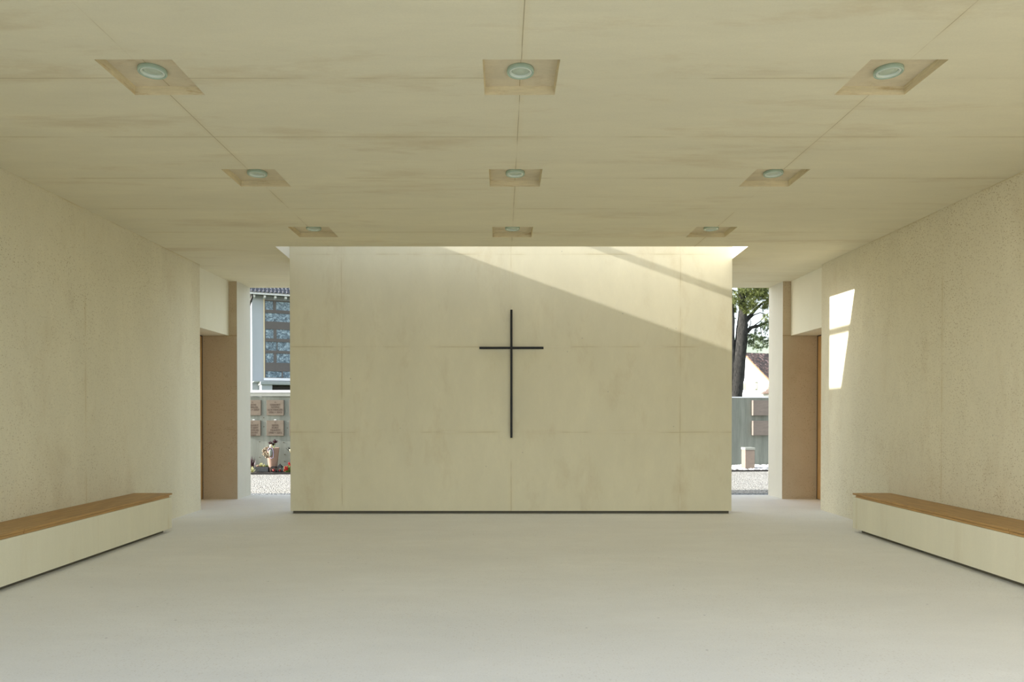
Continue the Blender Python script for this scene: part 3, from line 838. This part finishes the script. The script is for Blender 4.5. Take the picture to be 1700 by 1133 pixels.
# annex with hipped roof
AX = at(1257.5, 655, 43.0); AX.y = 40.0
at_ = thing('hipped_annex', 'low white annex with tan hipped tile roof in front of the white house', 'house', (AX.x, 40.0, 0))
ez = AX.z; wx, wy = 9.0, 3.0
apz = ez + 1.22 * 1.5
bm = BM(); box(bm, .25, wx - .25, .25, wy - .25, 0, ez); obj('walls', bm, M['whitewall'], at_)
bm = BM()
V = [bm.verts.new(p) for p in ((0, 0, ez), (wx, 0, ez), (wx, wy, ez), (0, wy, ez), (1.5, 1.5, apz), (wx - 1.5, 1.5, apz))]
for f in ((0, 1, 5, 4), (1, 2, 5), (2, 3, 4, 5), (3, 0, 4), (0, 3, 2, 1)): bm.faces.new([V[i] for i in f])
obj('roof', bm, M['tantile'], at_)

# distant hill
bm = BM(); rg = random.Random(11)
pk = []
for k in range(41):
    x = -260 + 13 * k; z = 36 + 6 * math.sin(k * .35 + 1) + rg.uniform(-1, 1)
    pk.append(z if x > 40 else z * .5)
for j, (d, fz) in enumerate(((210, 0), (240, .75), (270, 1.0), (330, .6))):
    pass
rowsv = [[bm.verts.new((-260 + 13 * k, d + rg.uniform(-4, 4), pk[k] * fz - .5)) for k in range(41)] for d, fz in ((210, 0), (235, .7), (265, 1.0), (330, .5))]
for r0, r1 in zip(rowsv, rowsv[1:]):
    for k in range(40): bm.faces.new((r0[k], r0[k + 1], r1[k + 1], r1[k]))
tag(obj('distant_hill', bm, plain('hazy_green_hill', (.33, .38, .28), .95, 0, .15, .05), None, True), 'hazy pale green hill on the horizon beyond the houses', 'hill', kind='structure')

# ------------------------------------------------------------------ pine tree
TD = 27.0
tb = at(1223, 700, TD)
pt = thing('pine_tree', 'tall pine with thick dark trunk and drooping green needles behind right wall', 'tree', (tb.x, TD, 0))
m, nt, b = new_mat('pine_bark')
v = mapping(nt, (1, 1, .35)); f1 = noise(nt, v, 14, 6, .7, .6)
nt.links.new(ramp(nt, f1, [(.35, (.010, .010, .008)), (.55, (.032, .030, .026)), (.7, (.062, .056, .048))]), b.inputs['Base Color']); setin(b, Roughness=.95); bump(nt, b, f1, 1, .06)
M['bark'] = m
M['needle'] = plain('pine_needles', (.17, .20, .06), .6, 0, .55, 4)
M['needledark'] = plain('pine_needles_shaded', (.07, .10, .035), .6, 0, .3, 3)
def T(px, py, dd=0):
    p = at(px, py, TD + dd); return Vector((p.x - tb.x, dd, p.z))
rg = random.Random(21)
def interp(pts, n):
    out = []
    for i in range(len(pts) - 1):
        for k in range(n):
            out.append(pts[i].lerp(pts[i + 1], k / n))
    out.append(pts[-1]); return out
def trunk(ctrl, n=5, seg=16, jit=.07):
    P = interp([T(*c[:2], c[3] if len(c) > 3 else 0) for c in ctrl], n)
    rr = []
    for i in range(len(ctrl) - 1):
        for k in range(n): rr.append(ctrl[i][2] + (ctrl[i + 1][2] - ctrl[i][2]) * k / n)
    rr.append(ctrl[-1][2]); bm = BM()
    s = TD / F
    tube(bm, P, [r * s for r in rr], seg, jit, rg)
    return bm
obj('trunk', trunk([(1218, 762, 17), (1219, 700, 14.5), (1221, 655, 11.5), (1225, 610, 11.5), (1230, 570, 10.2), (1232.5, 540, 8.8), (1233, 515, 6.5), (1231, 490, 5), (1226, 450, 4.5), (1224, 400, 3.5), (1222, 330, 1.5)]), M['bark'], pt, True)
obj('second_stem', trunk([(1215, 700, 8), (1214, 640, 7.5), (1215.5, 590, 6), (1215.5, 560, 3.8), (1216.5, 535, 3.2), (1215, 505, 2.8), (1206, 450, 2.4), (1200, 400, 1.4)]), M['bark'], pt, True)
brs = [
    [(1238, 552, 4), (1248, 544, 2.8), (1260, 541, 2.2), (1272, 536, 1.6), (1290, 530, 1)],
    [(1237, 535, 4.2), (1246, 524, 3), (1256, 512, 2.3), (1266, 503, 1.8), (1285, 495, 1.2)],
    [(1243, 531, 1.2), (1252, 523, 1), (1262, 519.5, .8), (1270, 522, .7), (1284, 533, .5)],
    [(1252, 541, 1.0), (1262, 534, .8), (1271, 524, .6), (1281, 516, .4)],
    [(1266, 505, .8), (1266, 515, .6), (1266.5, 523, .4)],
    [(1243, 546, .8), (1247, 536, .7), (1244, 527, .4)],
    [(1229, 497, 2), (1218, 483, 1.4), (1206, 478, 1.0)],
    [(1235, 500, 2.4), (1250, 484, 1.8), (1270, 470, 1.2), (1290, 462, .7)],
    [(1222, 586, 1.0), (1213, 596, .8)],
    [(1256, 543, .9), (1252, 556, .7), (1250, 568, .4)],
    [(1262, 541, .8), (1264, 556, .6), (1268, 575, .4)],
    [(1228, 470, 2.5), (1250, 445, 1.8), (1280, 430, 1)],
    [(1226, 450, 2.2), (1205, 430, 1.5), (1185, 425, .8)],
    [(1224, 415, 2), (1245, 395, 1.2), (1262, 390, .7)],
]
for c in brs:
    dd = rg.uniform(-.3, .3)
    P = [(x, y, r, dd * i / len(c)) for i, (x, y, r) in enumerate(c)]
    obj('branch', trunk(P, 3, 8, .05), M['bark'], pt, True)
def tuft(bm, c, d, L, n, w=.0075, mi=0):
    d = d.normalized()
    for _ in range(n):
        q = (d * rg.uniform(.2, 1.0) + Vector((rg.gauss(0, .5), rg.gauss(0, .5), rg.gauss(0, .45)))).normalized()
        s = q.cross(Vector((rg.gauss(0, 1), rg.gauss(0, 1), rg.gauss(0, 1)))).normalized() * w
        e = c + q * L * rg.uniform(.7, 1.1)
        f = bm.faces.new((bm.verts.new(c - s), bm.verts.new(c + s), bm.verts.new(e + s * .35), bm.verts.new(e - s * .35)))
        f.material_index = mi
def clump(bm, px, py, rpx, n, dd=0, L=.15, need=16, squash=.8):
    c = T(px, py, dd); r = rpx * TD / F
    for _ in range(n):
        o = Vector((rg.gauss(0, .45), rg.gauss(0, .6), rg.gauss(0, .45) * squash)) * r
        tuft(bm, c + o, o.normalized() + Vector((0, 0, .25)), L, need)
bm = BM()
# hanging canopy seen below the ceiling edge
for (x, y, r, n) in ((1222, 503, 10, 46), (1216, 517, 8, 44), (1216, 496, 7, 30), (1238, 489, 9, 46), (1250, 492, 10, 60), (1243, 506, 8, 50), (1252, 508, 7, 36), (1262, 488, 10, 60), (1272, 492, 10, 60), (1240, 516, 5, 26), (1273, 505, 6, 26), (1256, 482, 12, 60), (1236, 480, 10, 46), (1270, 512, 5, 14), (1272, 527, 5, 14), (1228, 484, 6, 20), (1270, 478, 10, 50), (1214, 484, 4, 10)):
    clump(bm, x, y, r, n, rg.uniform(-.5, .3))
# crown above and to the sides (out of the photograph's view)
for _ in range(90):
    x = rg.gauss(1228, 55); y = rg.uniform(330, 468)
    clump(bm, x, y, rg.uniform(9, 16), 16, rg.uniform(-1.5, 1.5), .18, 10)
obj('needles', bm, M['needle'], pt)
bm = BM()
for (x, y, r, n) in ((1268, 541, 6, 34), (1272, 536, 6, 22), (1250, 561, 7, 40), (1261, 564, 6, 32), (1270, 562, 7, 30), (1246, 570, 5, 26), (1268, 574, 6, 20), (1256, 553, 6, 20), (1245, 557, 4, 14), (1216, 531, 5, 20), (1274, 549, 5, 14), (1262, 578, 6, 20), (1252, 575, 6, 16)):
    clump(bm, x, y, r, n, rg.uniform(-.4, .4), .11, 12)
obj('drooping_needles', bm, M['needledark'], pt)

# ------------------------------------------------------------------ light
sun_d = Vector((1, .102, -.358)).normalized()
sl_ = bpy.data.lights.new('sun', 'SUN'); sl_.energy = 11; sl_.angle = R(.6); sl_.color = (1, .975, .94)
so_ = bpy.data.objects.new('sun', sl_); COL.objects.link(so_)
so_.rotation_euler = sun_d.to_track_quat('-Z', 'Y').to_euler(); so_.location = (-20, 0, 20)
w = bpy.data.worlds.new('sky'); scn.world = w; w.use_nodes = True
nt = w.node_tree; nt.nodes.clear()
sk = N(nt, 'ShaderNodeTexSky', sky_type='NISHITA'); sk.sun_disc = False; sk.sun_elevation = R(19.6)
sk.sun_rotation = math.atan2(-1, -.102); sk.air_density = 1; sk.dust_density = 1.0; sk.ozone_density = 1
hs = N(nt, 'ShaderNodeHueSaturation'); hs.inputs['Saturation'].default_value = .45
bg = N(nt, 'ShaderNodeBackground'); bg.inputs['Strength'].default_value = .5
ow = N(nt, 'ShaderNodeOutputWorld')
nt.links.new(sk.outputs[0], hs.inputs['Color']); nt.links.new(hs.outputs[0], bg.inputs[0]); nt.links.new(bg.outputs[0], ow.inputs[0])

# ------------------------------------------------------------------ camera
cam = bpy.data.cameras.new('camera'); co = bpy.data.objects.new('camera', cam); COL.objects.link(co)
co.location = (CAMX, 0, CAMZ); co.rotation_euler = (R(90) + PITCH, 0, 0)
cam.sensor_width = 36; cam.sensor_fit = 'HORIZONTAL'; cam.lens = F / 1700 * 36
cam.shift_x = (850 - CX) / 1700; cam.shift_y = (CY - 566.5) / 1700
cam.clip_start = .05; cam.clip_end = 1000
scn.camera = co
scn.view_settings.view_transform = 'Standard'; scn.view_settings.look = 'None'
scn.view_settings.gamma = 1; scn.view_settings.exposure = .07; scn.view_settings.use_curve_mapping = False
scn.cycles.use_denoising = True; scn.cycles.max_bounces = 14; scn.cycles.diffuse_bounces = 10
scn.cycles.sample_clamp_indirect = 10
